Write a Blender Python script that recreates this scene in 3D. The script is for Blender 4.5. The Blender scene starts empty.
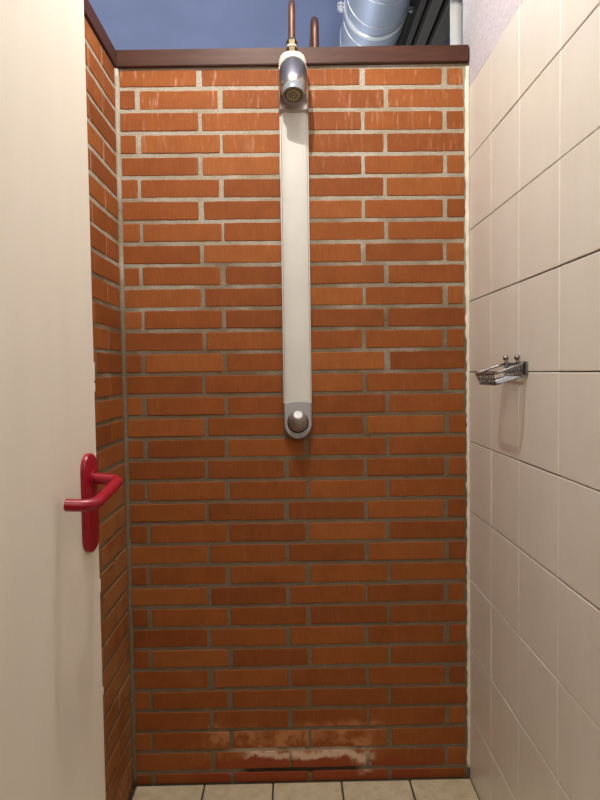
import bpy, bmesh, math, random
from mathutils import Vector, Matrix

rng = random.Random(11)
scene = bpy.context.scene
COL = scene.collection

# ------------------------------------------------------------------ measures (metres)
XL, XR = -0.4835, 0.5162          # inner faces of the side walls
COURSE, Z0 = 0.061898, 2.01288    # brick course height, first bed joint
WALL_TOP = 2.0745
TILE, TILE_TOP = 0.202, 2.0107
CEIL = 2.85

# ------------------------------------------------------------------ node helpers
def lin(r, g, b):
    f = lambda c: (c / 255 / 12.92) if c / 255 <= 0.04045 else ((c / 255 + 0.055) / 1.055) ** 2.4
    return (f(r), f(g), f(b), 1.0)

class NT:
    def __init__(self, name):
        self.m = bpy.data.materials.new(name)
        self.m.use_nodes = True
        self.t = self.m.node_tree
        self.t.nodes.clear()
        self.out = self.t.nodes.new('ShaderNodeOutputMaterial')
        self.b = self.t.nodes.new('ShaderNodeBsdfPrincipled')
        self.t.links.new(self.b.outputs[0], self.out.inputs[0])
        self.coord = self.t.nodes.new('ShaderNodeTexCoord').outputs['Object']
    def link(self, a, b): self.t.links.new(a, b)
    def put(self, sock, v):
        if hasattr(v, 'links') or isinstance(v, bpy.types.NodeSocket): self.link(v, sock)
        else: sock.default_value = v
    def mapping(self, scale=(1, 1, 1), loc=(0, 0, 0)):
        n = self.t.nodes.new('ShaderNodeMapping')
        n.inputs['Scale'].default_value = scale; n.inputs['Location'].default_value = loc
        self.link(self.coord, n.inputs['Vector']); return n.outputs[0]
    def noise(self, scale=5, detail=4, rough=0.6, vec=None):
        n = self.t.nodes.new('ShaderNodeTexNoise')
        n.inputs['Scale'].default_value = scale; n.inputs['Detail'].default_value = detail
        n.inputs['Roughness'].default_value = rough
        self.link(vec if vec is not None else self.coord, n.inputs['Vector'])
        return n.outputs['Fac']
    def ramp(self, fac, stops):
        n = self.t.nodes.new('ShaderNodeValToRGB')
        e = n.color_ramp.elements
        while len(e) < len(stops): e.new(0.5)
        for i, (p, c) in enumerate(stops):
            e[i].position = p; e[i].color = c if len(c) == 4 else (*c, 1)
        self.link(fac, n.inputs[0]); return n.outputs[0]
    def mask(self, fac, a, b):
        n = self.t.nodes.new('ShaderNodeMapRange'); n.interpolation_type = 'SMOOTHSTEP'
        self.put(n.inputs['Value'], fac)
        n.inputs['From Min'].default_value = a; n.inputs['From Max'].default_value = b
        return n.outputs[0]
    def math(self, op, a, b=0.0, clamp=False):
        n = self.t.nodes.new('ShaderNodeMath'); n.operation = op; n.use_clamp = clamp
        self.put(n.inputs[0], a); self.put(n.inputs[1], b); return n.outputs[0]
    def mix(self, fac, a, b, mode='MIX'):
        n = self.t.nodes.new('ShaderNodeMix'); n.data_type = 'RGBA'; n.blend_type = mode
        self.put(n.inputs[0], fac); self.put(n.inputs[6], a); self.put(n.inputs[7], b)
        return n.outputs[2]
    def xyz(self):
        n = self.t.nodes.new('ShaderNodeSeparateXYZ'); self.link(self.coord, n.inputs[0]); return n.outputs
    def attr(self, name):
        n = self.t.nodes.new('ShaderNodeAttribute'); n.attribute_name = name; return n.outputs['Fac']
    def bump(self, h, strength=0.3, dist=0.002):
        n = self.t.nodes.new('ShaderNodeBump')
        n.inputs['Strength'].default_value = strength; n.inputs['Distance'].default_value = dist
        self.link(h, n.inputs['Height']); self.link(n.outputs[0], self.b.inputs['Normal'])
    def set(self, color=None, rough=None, metal=None, spec=None, coat=None):
        if color is not None: self.put(self.b.inputs['Base Color'], color)
        if rough is not None: self.put(self.b.inputs['Roughness'], rough)
        if metal is not None: self.put(self.b.inputs['Metallic'], metal)
        if spec is not None: self.put(self.b.inputs['Specular IOR Level'], spec)
        if coat is not None: self.put(self.b.inputs['Coat Weight'], coat)

def simple(name, rgb, rough=0.5, metal=0.0, var=0.08, vscale=12, bump=0.0, bscale=200, spec=0.5):
    t = NT(name)
    c = lin(*rgb)
    d = tuple(x * (1 - var) for x in c[:3]) + (1,)
    l = tuple(min(1, x * (1 + var)) for x in c[:3]) + (1,)
    t.set(t.ramp(t.noise(vscale, 5), [(0.3, d), (0.7, l)]), rough, metal, spec)
    if bump: t.bump(t.noise(bscale, 3), bump, 0.001)
    return t.m

# ------------------------------------------------------------------ materials
def patches(t, x, z):
    """irregular stain outlines: box in x and z with wandering edges"""
    wob = t.math('MULTIPLY', t.math('SUBTRACT', t.noise(9, 4), 0.5), 0.10)
    zz = t.math('ADD', z, wob)
    xx = t.math('ADD', x, t.math('MULTIPLY', t.math('SUBTRACT', t.noise(7, 3), 0.5), 0.14))
    def patch(x0, x1, z0, z1, fx, fz, straight=False):
        q = z if straight else zz
        a = t.math('MULTIPLY', t.mask(xx, x0 - fx, x0 + fx), t.mask(t.math('MULTIPLY', xx, -1), -x1 - fx, -x1 + fx))
        b = t.math('MULTIPLY', t.mask(q, z0 - fz, z0 + fz), t.mask(t.math('MULTIPLY', q, -1), -z1 - fz, -z1 + fz))
        return t.math('MULTIPLY', a, b)
    return patch

def brick_material(name, stains):
    t = NT(name)
    tint = t.attr('tint')
    base = t.ramp(tint, [(0.0, lin(140, 75, 28)), (0.35, lin(150, 82, 31)), (0.7, lin(156, 87, 35)), (1.0, lin(163, 95, 42))])
    drag = t.noise(1.0, 5, 0.65, t.mapping((210, 210, 38)))       # vertical wire drag marks
    base = t.mix(0.35, base, t.ramp(drag, [(0.3, (0.50, 0.47, 0.45, 1)), (0.7, (1.0, 1.0, 1.0, 1))]), 'MULTIPLY')
    blot = t.noise(14, 5, 0.6)
    base = t.mix(0.5, base, t.ramp(blot, [(0.3, (0.70, 0.62, 0.58, 1)), (0.62, (1, 1, 1, 1))]), 'MULTIPLY')
    x, y, z = t.xyz()
    # lime deposit: streaks that ran down and dried, densest in the upper courses
    st = t.noise(1.0, 6, 0.72, t.mapping((75, 75, 11)))
    zone = t.mask(t.math('ADD', z, t.math('MULTIPLY', t.noise(3, 3), 0.5)), 1.95, 2.32)
    dep = t.math('MULTIPLY', t.mask(st, 0.53, 0.74), t.math('ADD', t.math('MULTIPLY', zone, 0.5), 0.06))
    base = t.mix(dep, base, lin(222, 180, 150))
    if not stains:
        # dried soap film splashed on the lower courses
        film = t.math('MULTIPLY', t.mask(t.math('MULTIPLY', t.math('ADD', z, t.math('MULTIPLY', t.noise(3, 4), 0.7)), -1), -1.55, -1.1), t.mask(t.noise(11, 5), 0.28, 0.62))
        base = t.mix(t.math('MULTIPLY', film, 0.5), base, lin(168, 122, 74))
    if stains:
        # dried scale tide marks near the drain: (centre x, half width, height, thickness)
        patch = patches(t, x, z)
        damp = patch(-0.30, 0.40, -0.05, 0.066, 0.03, 0.006)
        base = t.mix(t.math('MULTIPLY', damp, 0.55), base, lin(140, 52, 30))
        scuff = t.math('MULTIPLY', patch(-0.28, 0.24, 0.085, 0.16, 0.06, 0.02), t.mask(t.noise(16, 5), 0.42, 0.6))
        base = t.mix(t.math('MULTIPLY', scuff, 0.6), base, lin(206, 142, 96))
        tide = patch(-0.16, 0.235, 0.066, 0.086, 0.03, 0.006)
        base = t.mix(t.math('MULTIPLY', tide, 0.8), base, lin(226, 196, 172))
        tail = t.math('MULTIPLY', patch(0.19, 0.25, 0.022, 0.075, 0.012, 0.01), t.mask(t.noise(30, 5), 0.35, 0.62))
        base = t.mix(t.math('MULTIPLY', tail, 0.7), base, lin(212, 178, 164))
    t.set(base, 0.72, 0, 0.3)
    h = t.math('ADD', drag, t.math('MULTIPLY', t.noise(260, 3), 0.6))
    t.bump(h, 0.45, 0.0016)
    return t.m

def mortar_material(name, stains=False):
    t = NT(name)
    n1, n2 = t.noise(7, 5, 0.65), t.noise(160, 4, 0.7)
    base = t.ramp(n1, [(0.28, lin(166, 148, 120)), (0.5, lin(184, 174, 156)), (0.72, lin(196, 190, 178))])
    base = t.mix(0.6, base, t.ramp(n2, [(0.3, (0.55, 0.52, 0.48, 1)), (0.62, (1, 1, 1, 1))]), 'MULTIPLY')
    x, y, z = t.xyz()
    # grime left by standing water and soap: patchy, its own ragged upper edge
    g = t.math('ADD', z, t.math('MULTIPLY', t.math('SUBTRACT', t.noise(4.5, 5, 0.6), 0.5), 1.6))
    gm = t.mask(t.math('MULTIPLY', g, -1), -1.75, -1.15)
    base = t.mix(t.math('MULTIPLY', gm, 0.74), base, lin(96, 72, 40))
    if stains:
        patch = patches(t, x, z)
        base = t.mix(t.math('MULTIPLY', patch(-0.16, 0.20, 0.024, 0.040, 0.02, 0.003, True), 0.85), base, lin(34, 26, 18))   # washed-out bed joint
        base = t.mix(t.math('MULTIPLY', patch(-0.018, 0.004, 0.040, 0.088, 0.004, 0.006, True), 0.8), base, lin(40, 30, 22))
        base = t.mix(t.math('MULTIPLY', patch(-0.20, 0.235, 0.066, 0.098, 0.03, 0.008), 0.6), base, lin(206, 184, 156))
    t.set(base, 0.95, 0, 0.15)
    t.bump(t.math('ADD', t.noise(220, 4, 0.7), t.noise(45, 3)), 0.8, 0.004)
    return t.m

M = {}
M['brick_back'] = brick_material('brick_with_scale', True)
M['brick_side'] = brick_material('brick', False)
M['mortar'] = mortar_material('mortar')
M['mortar_back'] = mortar_material('mortar_with_scale', True)

def tile_material(name, a, b, rough, speck=0.0):
    t = NT(name)
    base = t.ramp(t.noise(5, 4), [(0.3, lin(*a)), (0.7, lin(*b))])
    sm = t.noise(1.0, 4, 0.6, t.mapping((30, 30, 5)))
    base = t.mix(0.12, base, t.ramp(sm, [(0.3, (0.84, 0.80, 0.76, 1)), (0.6, (1, 1, 1, 1))]), 'MULTIPLY')
    if speck:
        base = t.mix(speck, base, t.ramp(t.noise(420, 3, 0.8), [(0.35, (0.5, 0.46, 0.38, 1)), (0.6, (1, 1, 1, 1))]), 'MULTIPLY')
        base = t.mix(0.6, base, t.ramp(t.noise(26, 5), [(0.35, (0.72, 0.68, 0.58, 1)), (0.6, (1, 1, 1, 1))]), 'MULTIPLY')
    t.set(base, rough, 0, 0.45)
    t.bump(t.noise(9, 2), 0.10, 0.004)
    return t.m
M['tile'] = tile_material('glazed_wall_tile', (226, 220, 207), (231, 226, 214), 0.32)
M['floor_tile'] = tile_material('stoneware_floor_tile', (214, 200, 164), (226, 214, 182), 0.6, 0.5)
M['grout_light'] = simple('light_grout', (242, 237, 226), 0.9, var=0.10, vscale=30)
M['grout_dark'] = simple('dark_grout', (92, 76, 62), 0.95, var=0.35, vscale=18)
M['floor_grout'] = simple('floor_grout', (66, 54, 42), 0.95, var=0.3, vscale=25)
M['caulk'] = simple('corner_filler', (234, 226, 208), 0.7, var=0.14, vscale=22, bump=0.5, bscale=120)
M['plaster'] = simple('rough_plaster', (216, 208, 212), 0.95, var=0.06, vscale=30, bump=1.0, bscale=230)
nt = NT('rough_plaster_grain')
nt.set(nt.ramp(nt.noise(150, 3, 0.7), [(0.3, lin(196, 188, 194)), (0.65, lin(224, 218, 222))]), 0.95, 0, 0.1)
nt.bump(nt.noise(170, 3, 0.7), 1.0, 0.004)
M['plaster'] = nt.m
M['ceiling'] = simple('blue_ceiling_paint', (126, 137, 174), 0.9, var=0.07, vscale=2.5)
M['white_paint'] = simple('white_wall_paint', (222, 216, 206), 0.9, var=0.03, vscale=3)
nt = NT('brown_painted_wood')
g = nt.noise(1.0, 5, 0.6, nt.mapping((6, 60, 60)))
nt.set(nt.ramp(g, [(0.3, lin(62, 32, 19)), (0.7, lin(82, 45, 28))]), 0.5, 0, 0.3)
nt.bump(nt.noise(1.0, 4, 0.6, nt.mapping((30, 200, 200))), 0.25, 0.001)
M['wood'] = nt.m
nt = NT('white_laminate_door')
nt.set(nt.ramp(nt.noise(1.0, 4, 0.6, nt.mapping((14, 14, 2))), [(0.3, lin(233, 224, 209)), (0.7, lin(237, 229, 215))]), 0.42, 0, 0.4)
nt.bump(nt.noise(60, 2), 0.04, 0.001)
M['door'] = nt.m
M['red'] = simple('red_nylon', (150, 10, 36), 0.28, var=0.05, vscale=8, spec=0.5)
M['white_alu'] = simple('satin_white_profile', (208, 206, 197), 0.45, var=0.035, vscale=9)
M['alu_edge'] = simple('brushed_aluminium', (206, 204, 198), 0.4, 0.2, var=0.05)
M['grey_plastic'] = simple('grey_satin_cap', (168, 165, 166), 0.4, 0.1, var=0.04)
M['cream'] = simple('cream_plastic', (200, 196, 180), 0.45, var=0.05, vscale=30)
M['steel'] = simple('satin_steel', (182, 174, 166), 0.33, 1.0, var=0.06, vscale=20)
M['chrome'] = simple('chrome', (132, 131, 130), 0.22, 0.75, var=0.04, vscale=40)
M['knob'] = simple('knob_metal', (168, 162, 158), 0.42, 0.6, var=0.06, vscale=40)
M['spray_ring'] = simple('pale_grey_ring', (136, 142, 146), 0.4, 0.2, var=0.05)
M['spray_face'] = simple('scaled_spray_face', (150, 138, 110), 0.6, 0.1, var=0.35, vscale=90)
M['nozzle'] = simple('dark_nozzle', (40, 34, 28), 0.7)
M['brass'] = simple('tarnished_brass', (98, 89, 66), 0.52, 1.0, var=0.3, vscale=60)
M['hemp'] = simple('sealing_thread', (206, 196, 178), 0.9, var=0.15, vscale=120)
nt = NT('copper_pipe')
nt.set(nt.ramp(nt.noise(1.0, 5, 0.7, nt.mapping((60, 60, 14))), [(0.3, lin(94, 68, 56)), (0.7, lin(130, 97, 84))]), 0.5, 0.85)
M['copper'] = nt.m
M['duct'] = simple('galvanised_duct', (168, 180, 204), 0.42, 0.55, var=0.05, vscale=5)
M['duct_seam'] = simple('duct_seam', (226, 232, 240), 0.35, 0.4, var=0.04)
M['dark_steel'] = simple('dark_steel', (58, 55, 54), 0.6, 0.2, var=0.15, vscale=8)
M['rubber'] = simple('black_rubber', (26, 25, 25), 0.8)
M['grey_steel'] = simple('grey_primer_steel', (76, 73, 71), 0.6, 0.2, var=0.12, vscale=9)
M['white_pipe'] = simple('white_painted_pipe', (220, 222, 222), 0.45, var=0.10, vscale=22)

# ------------------------------------------------------------------ object helpers
def finish(name, bm, mats, parent=None, smooth=None, kind=None, label=None, cat=None, group=None, normals=True):
    if normals: bmesh.ops.recalc_face_normals(bm, faces=bm.faces)
    me = bpy.data.meshes.new(name)
    bm.to_mesh(me); bm.free()
    for m in (mats if isinstance(mats, (list, tuple)) else [mats]): me.materials.append(m)
    o = bpy.data.objects.new(name, me); COL.objects.link(o)
    if smooth is not None:
        for p in me.polygons: p.use_smooth = True
        if smooth > 0:
            try: me.set_sharp_from_angle(angle=math.radians(smooth))
            except Exception: pass
    if parent is not None:
        o.parent = parent
        o.matrix_parent_inverse = parent.matrix_world.inverted()
    tag(o, label, cat, group, kind)
    return o

def tag(o, label=None, cat=None, group=None, kind=None):
    for k, v in (('label', label), ('category', cat), ('group', group), ('kind', kind)):
        if v: o[k] = v
    return o

def empty(name, loc, label, cat, group=None):
    o = bpy.data.objects.new(name, None); COL.objects.link(o)
    o.location = loc; o.empty_display_size = 0.05
    o.matrix_world = Matrix.Translation(loc)
    return tag(o, label, cat, group)

def new(): return bmesh.new()

def box(bm, lo, hi, bevel=0.0, seg=2, mi=0):
    r = bmesh.ops.create_cube(bm, size=1.0)
    vs = r['verts']
    for v in vs:
        v.co = Vector([lo[i] + (v.co[i] + 0.5) * (hi[i] - lo[i]) for i in range(3)])
    fs = list({f for v in vs for f in v.link_faces})
    for f in fs: f.material_index = mi
    if bevel:
        es = list({e for v in vs for e in v.link_edges})
        res = bmesh.ops.bevel(bm, geom=es, offset=bevel, segments=seg, profile=0.5, affect='EDGES')
        for f in res['faces']: f.material_index = mi
    return vs

def tube(bm, pts, r, n=12, caps=True, mi=0, closed=False):
    """sweep a circle of radius r (number or list) along points"""
    P = [Vector(p) for p in pts]
    N = len(P)
    rad = r if isinstance(r, (list, tuple)) else [r] * N
    def tan(i):
        if closed: return (P[(i + 1) % N] - P[i - 1]).normalized()
        if i == 0: return (P[1] - P[0]).normalized()
        if i == N - 1: return (P[-1] - P[-2]).normalized()
        return ((P[i + 1] - P[i]).normalized() + (P[i] - P[i - 1]).normalized()).normalized()
    t = tan(0)
    a = Vector((0, 0, 1)) if abs(t.z) < 0.9 else Vector((1, 0, 0))
    u = (a - t * a.dot(t)).normalized()
    rings = []
    for i in range(N):
        t = tan(i)
        u = (u - t * u.dot(t)).normalized()
        w = t.cross(u)
        rings.append([bm.verts.new(P[i] + (u * math.cos(2 * math.pi * k / n) + w * math.sin(2 * math.pi * k / n)) * rad[i]) for k in range(n)])
    pairs = list(zip(rings, rings[1:])) + ([(rings[-1], rings[0])] if closed else [])
    for A, B in pairs:
        for k in range(n):
            f = bm.faces.new((A[k], A[(k + 1) % n], B[(k + 1) % n], B[k])); f.material_index = mi
    if caps and not closed:
        for rg in (rings[0][::-1], rings[-1]):
            f = bm.faces.new(rg); f.material_index = mi

def bend(pts, rad, n=8):
    """round the corners of a polyline"""
    P = [Vector(p) for p in pts]; out = [P[0]]
    rr = rad if isinstance(rad, (list, tuple)) else [rad] * len(P)
    for i in range(1, len(P) - 1):
        a, b = (P[i - 1] - P[i]), (P[i + 1] - P[i])
        r = min(rr[i], a.length * 0.49, b.length * 0.49)
        p0, p1 = P[i] + a.normalized() * r, P[i] + b.normalized() * r
        for k in range(n + 1):
            s = k / n
            out.append(p0 * (1 - s) ** 2 + P[i] * 2 * s * (1 - s) + p1 * s * s)
    out.append(P[-1]); return out

def lathe(bm, prof, origin, axis, n=32, mi=0, squash=None):
    """profile of (radius, height) revolved about an axis"""
    ax = Vector(axis).normalized()
    a = Vector((1, 0, 0))
    u = (a - ax * a.dot(ax)).normalized(); w = ax.cross(u)
    o = Vector(origin); rings = []
    su, sw = squash or (1, 1)
    for r, h in prof:
        if r < 1e-6: rings.append([bm.verts.new(o + ax * h)])
        else: rings.append([bm.verts.new(o + ax * h + u * math.cos(2 * math.pi * k / n) * r * su + w * math.sin(2 * math.pi * k / n) * r * sw) for k in range(n)])
    for A, B in zip(rings, rings[1:]):
        for k in range(n):
            k2 = (k + 1) % n
            if len(A) == 1 and len(B) == 1: continue
            if len(A) == 1: f = bm.faces.new((A[0], B[k], B[k2]))
            elif len(B) == 1: f = bm.faces.new((A[k], A[k2], B[0]))
            else: f = bm.faces.new((A[k], A[k2], B[k2], B[k]))
            f.material_index = mi
    for rg in (rings[0], rings[-1]):
        if len(rg) > 2:
            f = bm.faces.new(rg); f.material_index = mi

def prism(bm, outline, depth_fn, mi=0):
    """outline: list of Vector (front ring); depth_fn maps a front vert to its back vert"""
    A = [bm.verts.new(p) for p in outline]; B = [bm.verts.new(depth_fn(p)) for p in outline]
    n = len(A)
    for k in range(n):
        bm.faces.new((A[k], A[(k + 1) % n], B[(k + 1) % n], B[k])).material_index = mi
    bm.faces.new(A).material_index = mi; bm.faces.new(B[::-1]).material_index = mi

# ------------------------------------------------------------------ brickwork
def brick_shape(bm, tint, P, a0, a1, z0, z1, proud, mi):
    """one brick face with slightly ragged, rounded edges; P(a, z, out) -> world point"""
    j = lambda s: rng.uniform(-s, s)
    tl = rng.random()
    if rng.random() < 0.12: tl *= 0.3
    a0 += j(0.0015) - 0.0008; a1 += j(0.0015) + 0.0008; z0 += j(0.0008); z1 += j(0.0008)
    tilt = j(0.0006)
    n = max(3, int((a1 - a0) / 0.012)); m = 4
    ring = []
    for i in range(n): ring.append((a0 + (a1 - a0) * i / n, z0, 0, -1))
    for i in range(m): ring.append((a1, z0 + (z1 - z0) * i / m, 1, 0))
    for i in range(n): ring.append((a1 - (a1 - a0) * i / n, z1, 0, 1))
    for i in range(m): ring.append((a0, z1 - (z1 - z0) * i / m, -1, 0))
    ca, cz = (a0 + a1) / 2, (z0 + z1) / 2
    rags = [j(0.0007) for _ in ring]
    def loop(inset, out):
        vs = []
        for (a, z, na, nz), r in zip(ring, rags):
            # corners are rounded a little
            ea, ez = min(a - a0, a1 - a), min(z - z0, z1 - z)
            k = 0.0006 if (ea < 0.002 and ez < 0.002) else 0.0
            da = math.copysign(1, ca - a) * k; dz = math.copysign(1, cz - z) * k
            a2 = a - na * (inset + r) + da; z2 = z - nz * (inset + r) + dz + tilt * (a - ca) * 10
            if na == 0: a2 += math.copysign(min(inset, abs(ca - a)), ca - a) if ea < 0.002 else 0
            if nz == 0: z2 += math.copysign(min(inset, abs(cz - z)), cz - z) if ez < 0.002 else 0
            vs.append(bm.verts.new(P(a2, z2, out)))
        return vs
    pr = proud + j(0.0008)
    L = [loop(-0.0004, -0.004), loop(0.0, pr - 0.0012), loop(0.0014, pr)]
    fs = []
    for A, B in zip(L, L[1:]):
        for k in range(len(A)):
            fs.append(bm.faces.new((A[k], A[(k + 1) % len(A)], B[(k + 1) % len(A)], B[k])))
    fs.append(bm.faces.new(L[-1]))
    for f in fs:
        f.material_index = mi; f[tint] = tl

def brick_wall(name, P, rows_fn, shell, brick_mat, label):
    bm = new()
    tint = bm.faces.layers.float.new('tint')
    shell(bm)
    for row in range(0, 34):
        top = Z0 + COURSE - row * COURSE; bot = Z0 - row * COURSE
        z1 = top - 0.0052; z0 = bot + 0.0060
        if row == 0: z1 = WALL_TOP - 0.010
        if row == 33: z0 = -0.002
        for a0, a1 in rows_fn(row): brick_shape(bm, tint, P, a0, a1, z0, z1, 0.0017, 1)
    bm.normal_update()
    return finish(name, bm, [M['mortar_back' if name == 'wall_back' else 'mortar'], brick_mat], kind='structure', label=label, cat='wall', normals=False)

ROW_A = [(-0.4740, -0.2545), (-0.2405, -0.0240), (-0.0100, 0.2065), (0.2205, 0.4405), (0.4550, 0.5035)]
ROW_B = [(-0.4740, -0.4285), (-0.4150, -0.1955), (-0.1815, 0.0365), (0.0500, 0.2710), (0.2850, 0.5050)]
def back_rows(row):
    out = []
    for a, b in (ROW_A if row % 2 == 0 else ROW_B):
        s = rng.uniform(-0.0025, 0.0025)
        first, last = a < -0.47, b > 0.495
        out.append((a + (rng.uniform(-0.001, 0.003) if first else s), b + (rng.uniform(-0.004, 0.001) if last else s)))
    return out
def back_shell(bm):
    box(bm, (XL - 0.10, 0.0, -0.02), (0.5162, 0.105, WALL_TOP - 0.005))
    for v in bm.verts:
        if v.co.z > 2 and v.co.x > 0: v.co.z += 0.0085
brick_wall('wall_back', lambda a, z, o: Vector((a, -o, z)), back_rows, back_shell, M['brick_back'],
           'low orange brick partition wall behind the shower column')

LEFT_END = -1.42
def left_rows(row):
    out = []
    y = -0.132 if row % 2 == 0 else -0.247
    out.append((0.0135, -y - 0.005))
    while y > LEFT_END + 0.02:
        n = max(y - 0.232, LEFT_END + 0.001)
        s = rng.uniform(-0.0025, 0.0025)
        out.append((-y + 0.005 + s, -n - 0.005)); y = n
    return [(a, b) for a, b in out if b - a > 0.02]
def left_shell(bm):
    box(bm, (XL - 0.10, LEFT_END, -0.02), (XL, 0.0, WALL_TOP))
brick_wall('wall_left', lambda a, z, o: Vector((XL + o, -a, z)), left_rows, left_shell, M['brick_side'],
           'narrow orange brick side wall seen between the white door and the corner')

# mortar fillet in the left corner
bm = new()
tube(bm, [(XL + 0.004 + rng.uniform(-.0012, .0012), -0.004 + rng.uniform(-.0012, .0012), z * 0.0255) for z in range(0, 82)], 0.0085, 8)
finish('trim_1', bm, M['mortar'], smooth=0, kind='structure', label='grey mortar fillet in the corner of the two brick walls', cat='mortar joint')

# wooden capping on the brick walls
bm = new()
CAPB, CAPT = 2.0690, 2.1155
y0, y1 = -0.0135, 0.125
x0, x1 = XL + 0.0075, 0.5140
RISE = lambda x: max(0.0, (x - XL)) * 0.0088
def cap_piece(bm, pts):
    prism(bm, [Vector((x, y, CAPT + RISE(x))) for x, y in pts], lambda p: Vector((p.x, p.y, CAPB + RISE(p.x))))
cap_piece(bm, [(x0, y0), (x1, y0), (x1, y1), (XL - 0.12, y1)])
bmesh.ops.bevel(bm, geom=bm.edges[:], offset=0.002, segments=2, affect='EDGES')
finish('trim_2', bm, M['wood'], kind='structure', label='dark brown wooden capping board along the top of the back brick wall', cat='wall capping')
bm = new()
cap_piece(bm, [(x0 - 0.0002, y0 - 0.0006), (XL - 0.1204, y1), (XL - 0.12, LEFT_END), (x0, LEFT_END)])
bmesh.ops.bevel(bm, geom=bm.edges[:], offset=0.002, segments=2, affect='EDGES')
nt = NT('brown_painted_wood_lengthwise')
g = nt.noise(1.0, 5, 0.6, nt.mapping((60, 6, 60)))
nt.set(nt.ramp(g, [(0.3, lin(62, 34, 26)), (0.7, lin(82, 46, 34))]), 0.5, 0, 0.3)
finish('trim_3', bm, nt.m, kind='structure', label='dark brown wooden capping board running along the left brick wall', cat='wall capping')

# ------------------------------------------------------------------ right wall: tiles, plaster above
bm = new()
REAR = -1.42
box(bm, (XR + 0.004, REAR, -0.02), (XR + 0.12, 0.060, TILE_TOP), mi=0)           # backing (dark bed joints)
box(bm, (XR + 0.0012, REAR, TILE_TOP + 0.0005), (XR + 0.12, 0.060, CEIL), mi=1)   # plaster
cols = []
y = -0.0005; edges = [0.0, -0.2015, -0.4010, -0.6160]
while edges[-1] > REAR + 0.25: edges.append(edges[-1] - 0.2035)
edges[-1] = REAR
for ci in range(len(edges) - 1):
    ya, yb = edges[ci] - 0.0016, edges[ci + 1] + 0.0016
    for ri in range(10):
        zt = TILE_TOP - ri * TILE; zb = max(zt - TILE, -0.006)
        zt -= 0.0012; zb += 0.0013
        dx = rng.uniform(-0.0005, 0.0005); dz = rng.uniform(-0.0004, 0.0004)
        box(bm, (XR + dx, yb, zb + dz), (XR + 0.006, ya, zt + dz), 0.0020, 3, mi=2)
    # upright joints are grouted nearly flush with pale grout
    if ci:
        for ri in range(10):
            zt = TILE_TOP - ri * TILE - 0.002; zb = max(zt - TILE + 0.004, -0.004)
            box(bm, (XR + 0.0003, edges[ci] - 0.0019, zb), (XR + 0.0058, edges[ci] + 0.0019, zt), mi=3)
finish('wall_right', bm, [M['grout_dark'], M['plaster'], M['tile'], M['grout_light']], kind='structure',
       label='white square-tiled right wall with rough plaster above', cat='wall')

# ragged pale filler in the corner between bricks and tiles
bm = new()
def filler_strip(bm, z0, z1, n):
    fr = []
    for i in range(n + 1):
        z = z0 + (z1 - z0) * i / n
        w = 0.0082 + rng.uniform(-0.0026, 0.0020) + (0.0022 if z > 1.3 else 0)
        q = 0.0068 + rng.uniform(-.0012, .0012)
        fr.append([bm.verts.new((XR - w, 0.001, z)), bm.verts.new((XR - w * 0.97, -0.0030, z)), bm.verts.new((XR - w * 0.5, -q, z)),
                   bm.verts.new((XR - 0.0004, -q - 0.002, z)), bm.verts.new((XR - 0.0004, 0.001, z))])
    for A, B in zip(fr, fr[1:]):
        for k in range(5): bm.faces.new((A[k], A[(k + 1) % 5], B[(k + 1) % 5], B[k]))
    bm.faces.new(fr[0]); bm.faces.new(fr[-1][::-1])
filler_strip(bm, 0.03, 2.068, 150)
finish('trim_4', bm, M['caulk'], smooth=0, kind='structure', label='ragged cream filler strip where bricks meet the white tiles', cat='filler')

# ------------------------------------------------------------------ floor, ceiling
bm = new()
box(bm, (-1.6, -3.2, -0.06), (2.2, 2.6, -0.006), mi=0)
xe = [-0.2707 + 0.2017 * k for k in range(-2, 6)]
for i in range(len(xe) - 1):
    xa, xb = max(xe[i], XL - 0.012) + 0.0022, min(xe[i + 1], XR) - 0.0022
    if i == 0: xa = max(xa, XL + 0.016)
    if xb - xa < 0.03: continue
    yy = -0.011
    while yy > -1.42:
        box(bm, (xa, yy - 0.1975, -0.007), (xb, yy, 0.0 + rng.uniform(-0.0008, 0.0008)), 0.004, 3, mi=1)
        yy -= 0.2018
finish('floor', bm, [M['floor_grout'], M['floor_tile']], kind='structure', label='beige square floor tiles at the foot of the brick wall', cat='floor')

bm = new(); box(bm, (-1.6, -3.2, CEIL), (2.2, 2.6, CEIL + 0.06))
finish('ceiling', bm, M['ceiling'], kind='structure', label='blue painted ceiling seen above the brick wall', cat='ceiling')

bm = new()
box(bm, (-1.6, -3.2, -0.02), (2.2, -3.1, CEIL)); box(bm, (-1.6, -3.1, -0.02), (-1.5, -1.42, CEIL)); box(bm, (1.5, -3.1, -0.02), (1.6, -1.42, CEIL))
box(bm, (-1.5, -1.47, -0.02), (XL - 0.02, -1.425, CEIL)); box(bm, (XR + 0.02, -1.47, -0.02), (1.5, -1.425, CEIL))
finish('wall_front', bm, M['white_paint'], kind='structure', label='white painted walls of the washroom outside the shower', cat='wall')
bm = new()
box(bm, (-1.6, 2.45, -0.02), (2.2, 2.6, CEIL)); box(bm, (-1.6, -1.42, -0.02), (-1.5, 2.45, CEIL)); box(bm, (2.1, -1.42, -0.02), (2.2, 2.45, CEIL))
finish('wall_rear', bm, M['white_paint'], kind='structure', label='white painted walls of the room beyond the brick partition', cat='wall')

# ------------------------------------------------------------------ door standing open on the left, with red lever handle
PHI = math.radians(7)
EDGE = Vector((-0.3702, -0.63, 0))
U = Vector((-math.sin(PHI), -math.cos(PHI), 0)); N = Vector((math.cos(PHI), -math.sin(PHI), 0))
D = lambda s, n, z: EDGE + U * s + N * n + Vector((0, 0, z))
bm = new()
LEAF = 0.78
vs = box(bm, (0, -0.040, 0.012), (LEAF, 0, 2.03), 0.0015, 2)
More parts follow.
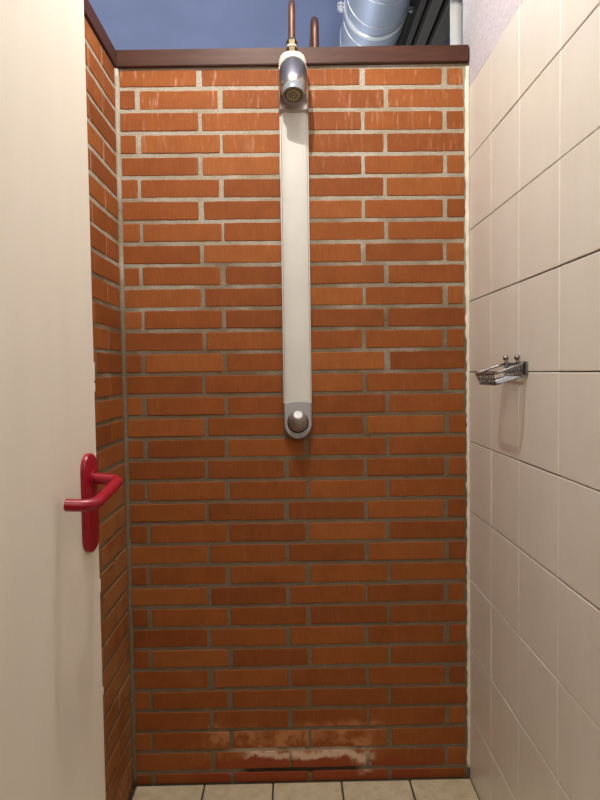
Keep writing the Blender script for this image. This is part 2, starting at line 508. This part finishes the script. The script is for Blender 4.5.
# chips along the free edge of the laminate
for v in bm.verts: v.co = D(v.co.x, v.co.y, v.co.z)
for zc, L in ((0.806, 0.022), (1.215, 0.03), (1.185, 0.012), (0.60, 0.012)):
    c = []
    for k in range(7):
        a = k / 6; c.append((0.0005 + 0.0035 * math.sin(a * math.pi) * rng.uniform(.6, 1.2), zc - L / 2 + L * a))
    pts = [D(-0.0012, 0.0006, zc - L / 2 - .002)] + [D(s, 0.0006, z) for s, z in c] + [D(-0.0012, 0.0006, zc + L / 2 + .002)]
    prism(bm, pts, lambda p: p - N * 0.003, mi=1)
M['chip'] = simple('bare_laminate_core', (236, 228, 214), 0.8)
door = finish('door_1', bm, [M['door'], M['chip']], kind='structure', label='plain white door leaf standing open on the left with a red lever handle', cat='door')

def stadium(cs, cz, w, h, n, seg=14):
    pts = []
    for k in range(seg + 1):
        a = math.pi * k / seg; pts.append((cs + w * math.cos(a), cz + (h - w) + w * math.sin(a)))
    for k in range(seg + 1):
        a = math.pi + math.pi * k / seg; pts.append((cs + w * math.cos(a), cz - (h - w) + w * math.sin(a)))
    return pts
bm = new()
PS, PZ = 0.0415, 0.9745
prev = None
for inset, n in ((0, -0.0005), (0, 0.006), (0.0012, 0.0082), (0.004, 0.0095)):
    ring = [bm.verts.new(D(s, n, z)) for s, z in stadium(PS, PZ, 0.0278 - inset, 0.0912 - inset, n)]
    if prev:
        for k in range(len(ring)): bm.faces.new((prev[k], prev[(k + 1) % len(ring)], ring[(k + 1) % len(ring)], ring[k]))
    else: bm.faces.new(ring[::-1])
    prev = ring
bm.faces.new(prev)
handle = finish('door_handle', bm, M['red'], door, smooth=30, label='red nylon lever handle on a long rounded plate')
bm = new()
path = bend([D(0.0375, 0.007, 1.0195), D(0.0345, 0.0570, 1.0150), D(0.1390, 0.0560, 0.9900), D(0.1560, 0.0120, 0.9945)], [0, 0.015, 0.026, 0], 10)
tube(bm, path, 0.0104, 24)
rim = [e for e in bm.edges if any(len(f.verts) > 8 for f in e.link_faces)]
bmesh.ops.bevel(bm, geom=rim, offset=0.002, segments=2, affect='EDGES')
finish('lever', bm, M['red'], handle, smooth=40)
bm = new()
lathe(bm, [(0.0135, 0), (0.0135, 0.0022), (0.0122, 0.0035), (0.0, 0.0035)], D(0.0378, 0.0092, 1.0195), N, 24)
finish('collar', bm, M['red'], handle, smooth=30)
# ------------------------------------------------------------------ shower column
shower = empty('shower_column', (0.0185, 0.0, 1.02), 'white wall-mounted shower column with chrome head and grey push knob on the brick wall', 'shower')
CX = 0.0185
def rail_outline(bm, z0, z1, w, d, mi=0, arch_lo=0, arch_hi=0, nseg=14):
    """bowed profile section, ends optionally arched"""
    sec = [(-w, -0.0045), (-w, -d * 0.55), (-w * 0.93, -d * 0.82), (-w * 0.72, -d * 0.95), (-w * 0.3, -d), (w * 0.3, -d), (w * 0.72, -d * 0.95), (w * 0.93, -d * 0.82), (w, -d * 0.55), (w, -0.0045)]
    lo = [bm.verts.new((CX + x, y, z0 + arch_lo * (1 - (x / w) ** 2))) for x, y in sec]
    hi = [bm.verts.new((CX + x, y, z1 + arch_hi * (1 - (x / w) ** 2))) for x, y in sec]
    for k in range(len(sec)):
        k2 = (k + 1) % len(sec)
        bm.faces.new((lo[k], lo[k2], hi[k2], hi[k])).material_index = mi
    bm.faces.new(lo[::-1]).material_index = mi; bm.faces.new(hi).material_index = mi

bm = new(); rail_outline(bm, 1.115, 1.945, 0.0378, 0.026)
finish('column_body', bm, M['white_alu'], shower, smooth=30)
bm = new()
for sx in (-1, 1):
    box(bm, (CX + sx * 0.0388 - 0.0016, -0.016, 1.118), (CX + sx * 0.0388 + 0.0016, -0.0042, 1.942), 0.0006, 1)
finish('edge_strip', bm, M['alu_edge'], shower, label='bright aluminium strips along the column edges')

# lower grey cap with a rounded foot
def cap_outline(w, z_top, zc, arch, inset, n=20, m=10):
    pts = []
    for k in range(m + 1):
        x = -w + 2 * w * k / m; pts.append((x * (1 - inset / w), z_top + arch * (1 - (x / w) ** 2) - inset))
    for k in range(1, n):
        a = -math.pi * k / n; pts.append((w * math.cos(a) * (1 - inset / w), zc + (w + 0.004) * math.sin(a) * (1 - inset / w)))
    return pts
bm = new(); prev = None
for inset, y in ((0, -0.0042), (0, -0.020), (0.0015, -0.0255), (0.0045, -0.0285)):
    ring = [bm.verts.new((CX + x, y, z)) for x, z in cap_outline(0.0406, 1.1245, 1.0615, 0.0045, inset)]
    if prev:
        for k in range(len(ring)): bm.faces.new((prev[k], prev[(k + 1) % len(ring)], ring[(k + 1) % len(ring)], ring[k]))
    else: bm.faces.new(ring)
    prev = ring
bm.faces.new(prev)
cap = finish('lower_cap', bm, M['grey_plastic'], shower, smooth=35, label='grey lower end cap with rounded foot')
KAX = (0, -0.80, 0.60)
bm = new(); lathe(bm, [(0.0305, 0.0), (0.0305, 0.004), (0.0285, 0.0055), (0.0, 0.0055)], (CX, -0.0265, 1.0665), (0, -1, 0), 36)
finish('knob_seat', bm, M['rubber'], cap, smooth=30, label='dark recess ring around the push knob')
bm = new()
lathe(bm, [(0.0268, 0.0), (0.0272, 0.010), (0.0262, 0.019), (0.0238, 0.028), (0.0205, 0.0355), (0.0170, 0.0415), (0.0140, 0.0445), (0.0128, 0.0452)], (CX, -0.0255, 1.0625), KAX, 36)
knob = finish('push_knob', bm, M['knob'], shower, smooth=35, label='domed metal push knob')
bm = new()
ax = Vector(KAX).normalized()
lathe(bm, [(0.0130, 0.0), (0.0126, 0.0012), (0.0108, 0.0018), (0.0, 0.0010)], Vector((CX, -0.0255, 1.0625)) + ax * 0.0450, KAX, 30)
M['knob_face'] = simple('pale_knob_face', (188, 188, 186), 0.5, 0.3, var=0.12, vscale=70)
finish('button_face', bm, M['knob_face'], knob, smooth=30, label='pale flat face of the push knob')

# upper shield plate with arched top, cream dome behind, chrome head body
bm = new(); prev = None
def shield(w, zb, zt, inset, sag=-0.004, n=26, m=10):
    pts = []
    zc = zt - 0.058
    for k in range(n + 1):
        a = math.pi * k / n; pts.append((w * math.cos(a) * (1 - inset / w), zc + 0.058 * math.sin(a) * (1 - inset / 0.058)))
    for k in range(m + 1):
        x = -w + 2 * w * k / m; pts.append((x * (1 - inset / w), zb + sag * (1 - (x / w) ** 2) + inset))
    return pts
for inset, y in ((0, -0.0042), (0, -0.024), (0.0014, -0.0285), (0.005, -0.0315)):
    ring = [bm.verts.new((CX + x, y, z)) for x, z in shield(0.0418, 1.937, 2.068, inset)]
    if prev:
        for k in range(len(ring)): bm.faces.new((prev[k], prev[(k + 1) % len(ring)], ring[(k + 1) % len(ring)], ring[k]))
    else: bm.faces.new(ring)
    prev = ring
bm.faces.new(prev)
M['shield'] = simple('satin_chrome_shield', (190, 188, 186), 0.3, 0.85, var=0.05, vscale=25)
finish('shield_plate', bm, M['shield'], shower, smooth=35, label='satin chrome upper plate with arched top')

bm = new()
lathe(bm, [(0.0, 0.0), (0.036, 0.0), (0.0385, 0.012), (0.0375, 0.030), (0.033, 0.042), (0.026, 0.049), (0.0145, 0.052), (0.0, 0.052)], (CX - 0.002, -0.047, 2.036), (0, 0, 1), 36, squash=(1, 0.62))
finish('inlet_dome', bm, M['cream'], shower, smooth=35, label='cream plastic dome over the water inlet')

# head body: egg-shaped cover swelling outwards and down to the spray
bm = new()
path = [(CX - .001, -0.026, 2.066), (CX - .001, -0.034, 2.058), (CX - .001, -0.044, 2.044), (CX - .001, -0.056, 2.026), (CX - .001, -0.069, 2.004), (CX - .001, -0.080, 1.986), (CX - .001, -0.089, 1.971), (CX - .001, -0.094, 1.963)]
tube(bm, path, [0.024, 0.0315, 0.0368, 0.0392, 0.0396, 0.0390, 0.0362, 0.0300], 36)
head = finish('head_body', bm, M['steel'], shower, smooth=50, label='bulging polished metal shower head body')
bm = new()
# metal flanks joining the bulge to the plate
for sx in (-1, 1):
    box(bm, (CX - .001 + sx * 0.0365 - 0.0016, -0.056, 1.960), (CX - .001 + sx * 0.0365 + 0.0016, -0.027, 2.045), 0.0012, 2)
finish('head_flank', bm, M['steel'], head, smooth=35)
SA = Vector((0, -0.40, -0.917)).normalized()
SO = Vector((CX - 0.001, -0.094, 1.9705))
bm = new()
lathe(bm, [(0.0, -0.004), (0.0255, -0.004), (0.0282, 0.0), (0.0298, 0.006), (0.0298, 0.022), (0.0290, 0.0245), (0.0268, 0.0245), (0.0262, 0.0215), (0.0, 0.0215)], SO, SA, 40)
spray = finish('spray_head', bm, M['spray_ring'], shower, smooth=35, label='pale grey spray ring tilted downwards')
bm = new()
FO = SO + SA * 0.0212
lathe(bm, [(0.0, 0.0), (0.0264, 0.0), (0.0264, 0.0026), (0.0150, 0.0030), (0.0145, 0.0018), (0.0135, 0.0018), (0.0125, 0.0032), (0.0050, 0.0040), (0.0, 0.0040)], FO, SA, 40)
sf = finish('spray_face', bm, M['spray_face'], spray, smooth=30, label='limescaled spray face')
bm = new()
uu = Vector((1, 0, 0)); ww = SA.cross(uu)
for rr, cnt in ((0.0222, 22), (0.0085, 7), (0.0, 1)):
    for k in range(cnt):
        a = 2 * math.pi * k / cnt
        c = FO + uu * rr * math.cos(a) + ww * rr * math.sin(a)
        lathe(bm, [(0.0021, 0.0015), (0.0021, 0.0044), (0.0, 0.0046)], c, SA, 8)
finish('nozzles', bm, M['nozzle'], spray, smooth=30, label='rings of dark spray nozzles')

# brass union on top of the dome
bm = new()
ZB = 2.086
lathe(bm, [(0.0, 0.0), (0.0150, 0.0), (0.0150, 0.013), (0.0135, 0.015), (0.0, 0.015)], (CX - .003, -0.047, ZB), (0, 0, 1), 6)
lathe(bm, [(0.0140, 0.020), (0.0155, 0.021), (0.0155, 0.031), (0.0135, 0.034), (0.0100, 0.041), (0.0, 0.041)], (CX - .003, -0.047, ZB), (0, 0, 1), 6)
fit = finish('union_nut', bm, M['brass'], shower, label='tarnished brass union nut')
bm = new(); lathe(bm, [(0.0, 0.0145), (0.0135, 0.0145), (0.0148, 0.0175), (0.0138, 0.0205), (0.0, 0.0205)], (CX - .003, -0.047, ZB), (0, 0, 1), 20)
finish('thread_seal', bm, M['hemp'], fit, smooth=40, label='pale sealing thread between the nuts')

# ------------------------------------------------------------------ copper pipes
bm = new()
tube(bm, bend([(CX - .003, -0.047, ZB + 0.038), (CX - .0015, -0.047, 2.236), (CX - .0015, 2.4495, 2.236)], 0.045, 12), 0.0094, 20)
tag(finish('copper_pipe', bm, M['copper'], smooth=40), 'copper pipe rising from the brass nut above the shower head', 'pipe', 'copper water pipes')
bm = new()
tube(bm, bend([(0.0885, 0.155, 1.55), (0.0885, 0.155, 2.300), (0.0885, 2.4495, 2.300)], 0.05, 12), 0.0118, 20)
tag(finish('copper_pipe', bm, M['copper'], smooth=40), 'short bent copper pipe showing behind the capping, right of the shower head', 'pipe', 'copper water pipes')

# ------------------------------------------------------------------ ventilation duct under the ceiling
duct = empty('ventilation_duct', (0.322, 0.2, 2.567), 'pale round metal ventilation duct under the blue ceiling', 'duct')
DR, DX, DZ = 0.116, 0.336, 2.567
bm = new()
prof = []
yy = -0.9
seams = [-0.09, 0.06, 0.21, 0.36, 0.51, 0.66, 0.81, 0.96]
prof = [(0.0, -0.9), (DR, -0.9)]
prof += [(DR, 2.55), (0.0, 2.55)]
lathe(bm, prof, (DX, 0, DZ), (0, 1, 0), 64)
shell = finish('duct_shell', bm, M['duct'], duct, smooth=35)
for s in seams:
    bm = new()
    ring = [(DX + (DR + 0.0005) * math.cos(2 * math.pi * k / 64), s + 0.012 * math.cos(2 * math.pi * k / 64 + .5), DZ + (DR + 0.0005) * math.sin(2 * math.pi * k / 64)) for k in range(64)]
    tube(bm, ring, 0.0024, 6, closed=True)
    finish('seam_bead', bm, M['duct_seam'], shell, smooth=0, label='raised pale seam around the duct')
bm = new()
for f in (0.0,):
    lathe(bm, [(DR - 0.002, 0.571), (DR + 0.003, 0.571), (DR + 0.0045, 0.575), (DR + 0.0045, 0.595), (DR + 0.003, 0.599), (DR - 0.002, 0.599)], (DX, 0, DZ), (0, 1, 0), 64)
clamp = finish('clamp_ring', bm, M['duct_seam'], duct, smooth=35, label='clamp ring with bolted lugs')
for sx in (-1, 1):
    bm = new()
    x = DX + sx * (DR + 0.014)
    box(bm, (x - 0.013, 0.575, DZ - 0.010), (x + 0.013, 0.595, DZ - 0.004), 0.001, 1)
    box(bm, (x - 0.013, 0.575, DZ + 0.004), (x + 0.013, 0.595, DZ + 0.010), 0.001, 1)
    lathe(bm, [(0.0, -0.022), (0.0045, -0.022), (0.0045, 0.018), (0.0, 0.018)], (x, 0.585, DZ), (0, 0, 1), 10)
    lathe(bm, [(0.0, -0.018), (0.0085, -0.018), (0.0085, -0.0095), (0.0, -0.0095)], (x, 0.585, DZ), (0, 0, 1), 6)
    finish('clamp_lug', bm, M['duct_seam'], clamp)
for yy in (0.585, 1.9):
    bm = new(); tube(bm, [(DX, yy, DZ + DR - 0.002), (DX, yy, CEIL + 0.002)], 0.004, 8)
    finish('hanger_rod', bm, M['grey_steel'], duct, smooth=40)

# ------------------------------------------------------------------ dark steel beam and white pipe beside the duct
beam = empty('steel_beam', (0.53, 0.0, 2.48), 'dark ribbed steel beam between the round duct and the white pipe', 'beam')
def long_box(x0, x1, z0, z1, ya=0.065, yb=2.6): 
    bm = new(); box(bm, (x0, ya, z0), (x1, yb, z1), 0.002, 1); return bm
finish('web', long_box(0.446, 0.612, 2.560, CEIL - 0.001), M['dark_steel'], beam, label='near-black recessed web')
finish('flange', long_box(0.4755, 0.497, 2.505, 2.562), M['dark_steel'], beam)
finish('flange', long_box(0.512, 0.548, 2.490, 2.562), M['grey_steel'], beam, label='grey flange')
finish('flange', long_box(0.566, 0.614, 2.480, 2.562), M['grey_steel'], beam, label='broad grey flange')

vp = empty('white_pipe', (0.565, 0.30, 1.7), 'white upright pipe beside the plastered wall above the capping', 'pipe')
bm = new(); tube(bm, [(0.5635, 0.30, 1.55), (0.5635, 0.30, CEIL + 0.003)], 0.0225, 24)
finish('pipe_run', bm, M['white_pipe'], vp, smooth=40)
bm = new(); lathe(bm, [(0.0225, 0.0), (0.0255, 0.001), (0.0255, 0.035), (0.0225, 0.036)], (0.5635, 0.30, 2.50), (0, 0, 1), 24)
finish('pipe_socket', bm, M['white_pipe'], vp, smooth=30)

# ------------------------------------------------------------------ wire soap basket
basket = empty('soap_basket', (XR - 0.004, -0.385, 1.20), 'small chrome wire soap basket screwed to the white tiled wall', 'soap basket')
W0, W1 = -0.455, -0.316           # along the wall (near, far)
O0, O1 = -0.446, -0.302
zr_w, zr_o, zb_w, zb_o = 1.2215, 1.1990, 1.1930, 1.1750
xw, xo = 0.5095, 0.4455
def Pb(s, t, top):                # s: 0 near..1 far, t: 0 wall..1 outer
    yv = (W0 + (W1 - W0) * s) * (1 - t) + (O0 + (O1 - O0) * s) * t
    inset = 0 if top else 0.007
    x = xw + (xo - xw) * t
    z = (zr_w * (1 - t) + zr_o * t) if top else (zb_w * (1 - t) + zb_o * t)
    if not top:
        x = x + inset * t; yv = yv + (0.009 * (1 - 2 * s))
    return Vector((x, yv, z))
def loop_pts(top, r):
    c = [Pb(0, 0, top), Pb(0, 1, top), Pb(1, 1, top), Pb(1, 0, top)]
    out = []
    for i in range(4):
        a, b, d = c[i - 1], c[i], c[(i + 1) % 4]
        p0, p1 = b + (a - b).normalized() * r, b + (d - b).normalized() * r
        for k in range(6):
            s = k / 5; out.append(p0 * (1 - s) ** 2 + b * 2 * s * (1 - s) + p1 * s * s)
    return out
bm = new(); tube(bm, loop_pts(True, 0.012), 0.0029, 10, closed=True)
finish('rim_wire', bm, M['chrome'], basket, smooth=0, label='thick chrome rim wire')
bm = new(); tube(bm, loop_pts(False, 0.010), 0.0019, 8, closed=True)
mid = [(a + b) / 2 + Vector((0.0, 0, 0)) for a, b in zip(loop_pts(True, 0.012), loop_pts(False, 0.010))]
tube(bm, mid, 0.0011, 8, closed=True)
finish('bottom_wire', bm, M['chrome'], basket, smooth=0)
for i in range(8):
    s = 0.07 + 0.86 * i / 7
    bm = new()
    tube(bm, bend([Pb(s, 0, True), Pb(s, 0.02, False), Pb(s, 0.97, False), Pb(s, 1, True)], 0.008, 5), 0.0020, 8)
    finish('cross_wire', bm, M['chrome'], basket, smooth=0)
bm = new()
box(bm, (XR - 0.0045, W0 - 0.004, 1.196), (XR + 0.0012, W0 + 0.020, 1.226), 0.002, 2)
box(bm, (XR - 0.0035, W0 + 0.010, 1.206), (XR + 0.0012, W1 - 0.004, 1.216), 0.001, 2)
finish('mounting_bar', bm, M['chrome'], basket, smooth=35)
for yk in (-0.344, -0.4195):
    bm = new()
    lathe(bm, [(0.0, 0.0), (0.0048, 0.0), (0.0052, 0.004), (0.0040, 0.008), (0.0, 0.008)], (0.5085, yk, 1.2205), (-0.25, 0, 1), 16)
    st = finish('screw_stem', bm, M['chrome'], basket, smooth=35)
    bm = new()
    lathe(bm, [(0.0066 * math.sin(math.pi * k / 12), -0.0066 * math.cos(math.pi * k / 12)) for k in range(13)], (0.5060, yk, 1.2350), (0, 0, 1), 20)
    finish('ball_cap', bm, M['chrome'], st, smooth=0)

# ------------------------------------------------------------------ lights
def area(name, loc, rot, size, power, color, size_y=None, spread=180):
    l = bpy.data.lights.new(name, 'AREA'); l.energy = power; l.color = color
    l.shape = 'RECTANGLE' if size_y else 'DISK'; l.size = size
    if size_y: l.size_y = size_y
    l.spread = math.radians(spread)
    o = bpy.data.objects.new(name, l); o.location = loc; o.rotation_euler = rot; COL.objects.link(o); return o
def bulb(name, loc, r, power, color):
    l = bpy.data.lights.new(name, 'POINT'); l.energy = power; l.color = color; l.shadow_soft_size = r
    o = bpy.data.objects.new(name, l); o.location = loc; COL.objects.link(o); return o
bulb('shower_bulb_light', (-0.09, -0.66, 2.53), 0.012, 34, (1.0, 0.945, 0.85))
area('overhead_fill_light', (0.0, -0.95, 2.72), (0, 0, 0), 0.7, 9, (1.0, 0.94, 0.84), 0.5)  # added soft fill from above to even out the walls, no real fixture
bulb('front_fill_light', (0.1, -2.5, 2.45), 0.12, 21, (1.0, 0.90, 0.76))  # unseen fill lamp, added to brighten door and basket from the front
bulb('rear_fill_light', (-0.45, 1.3, 1.15), 0.15, 58, (0.86, 0.93, 1.0))  # lamp added out of view to lift the blue ceiling and the duct

w = bpy.data.worlds.new('room_air'); scene.world = w; w.use_nodes = True
bg = w.node_tree.nodes['Background']
bg.inputs[0].default_value = (1.0, 0.96, 0.91, 1); bg.inputs[1].default_value = 0.08

# ------------------------------------------------------------------ camera
cam = bpy.data.cameras.new('camera'); co = bpy.data.objects.new('camera', cam); COL.objects.link(co)
cam.sensor_fit = 'HORIZONTAL'; cam.sensor_width = 36.0; cam.lens = 36.0 * 632.94 / 600.0
cam.clip_start = 0.02
r = Vector((0.99980414, -0.01449863, -0.01347102)); u = Vector((0.01408392, 0.04303552, 0.99897427)); f = Vector((0.01390402, 0.99896833, -0.04323129))
m = Matrix((r, u, -f)).transposed().to_4x4(); m.translation = Vector((0, -1.82888, 1.20773))
co.matrix_world = m
scene.camera = co

scene.view_settings.view_transform = 'Standard'
scene.view_settings.look = 'None'
scene.view_settings.gamma = 1.0
scene.view_settings.use_curve_mapping = False
scene.view_settings.exposure = 0.08
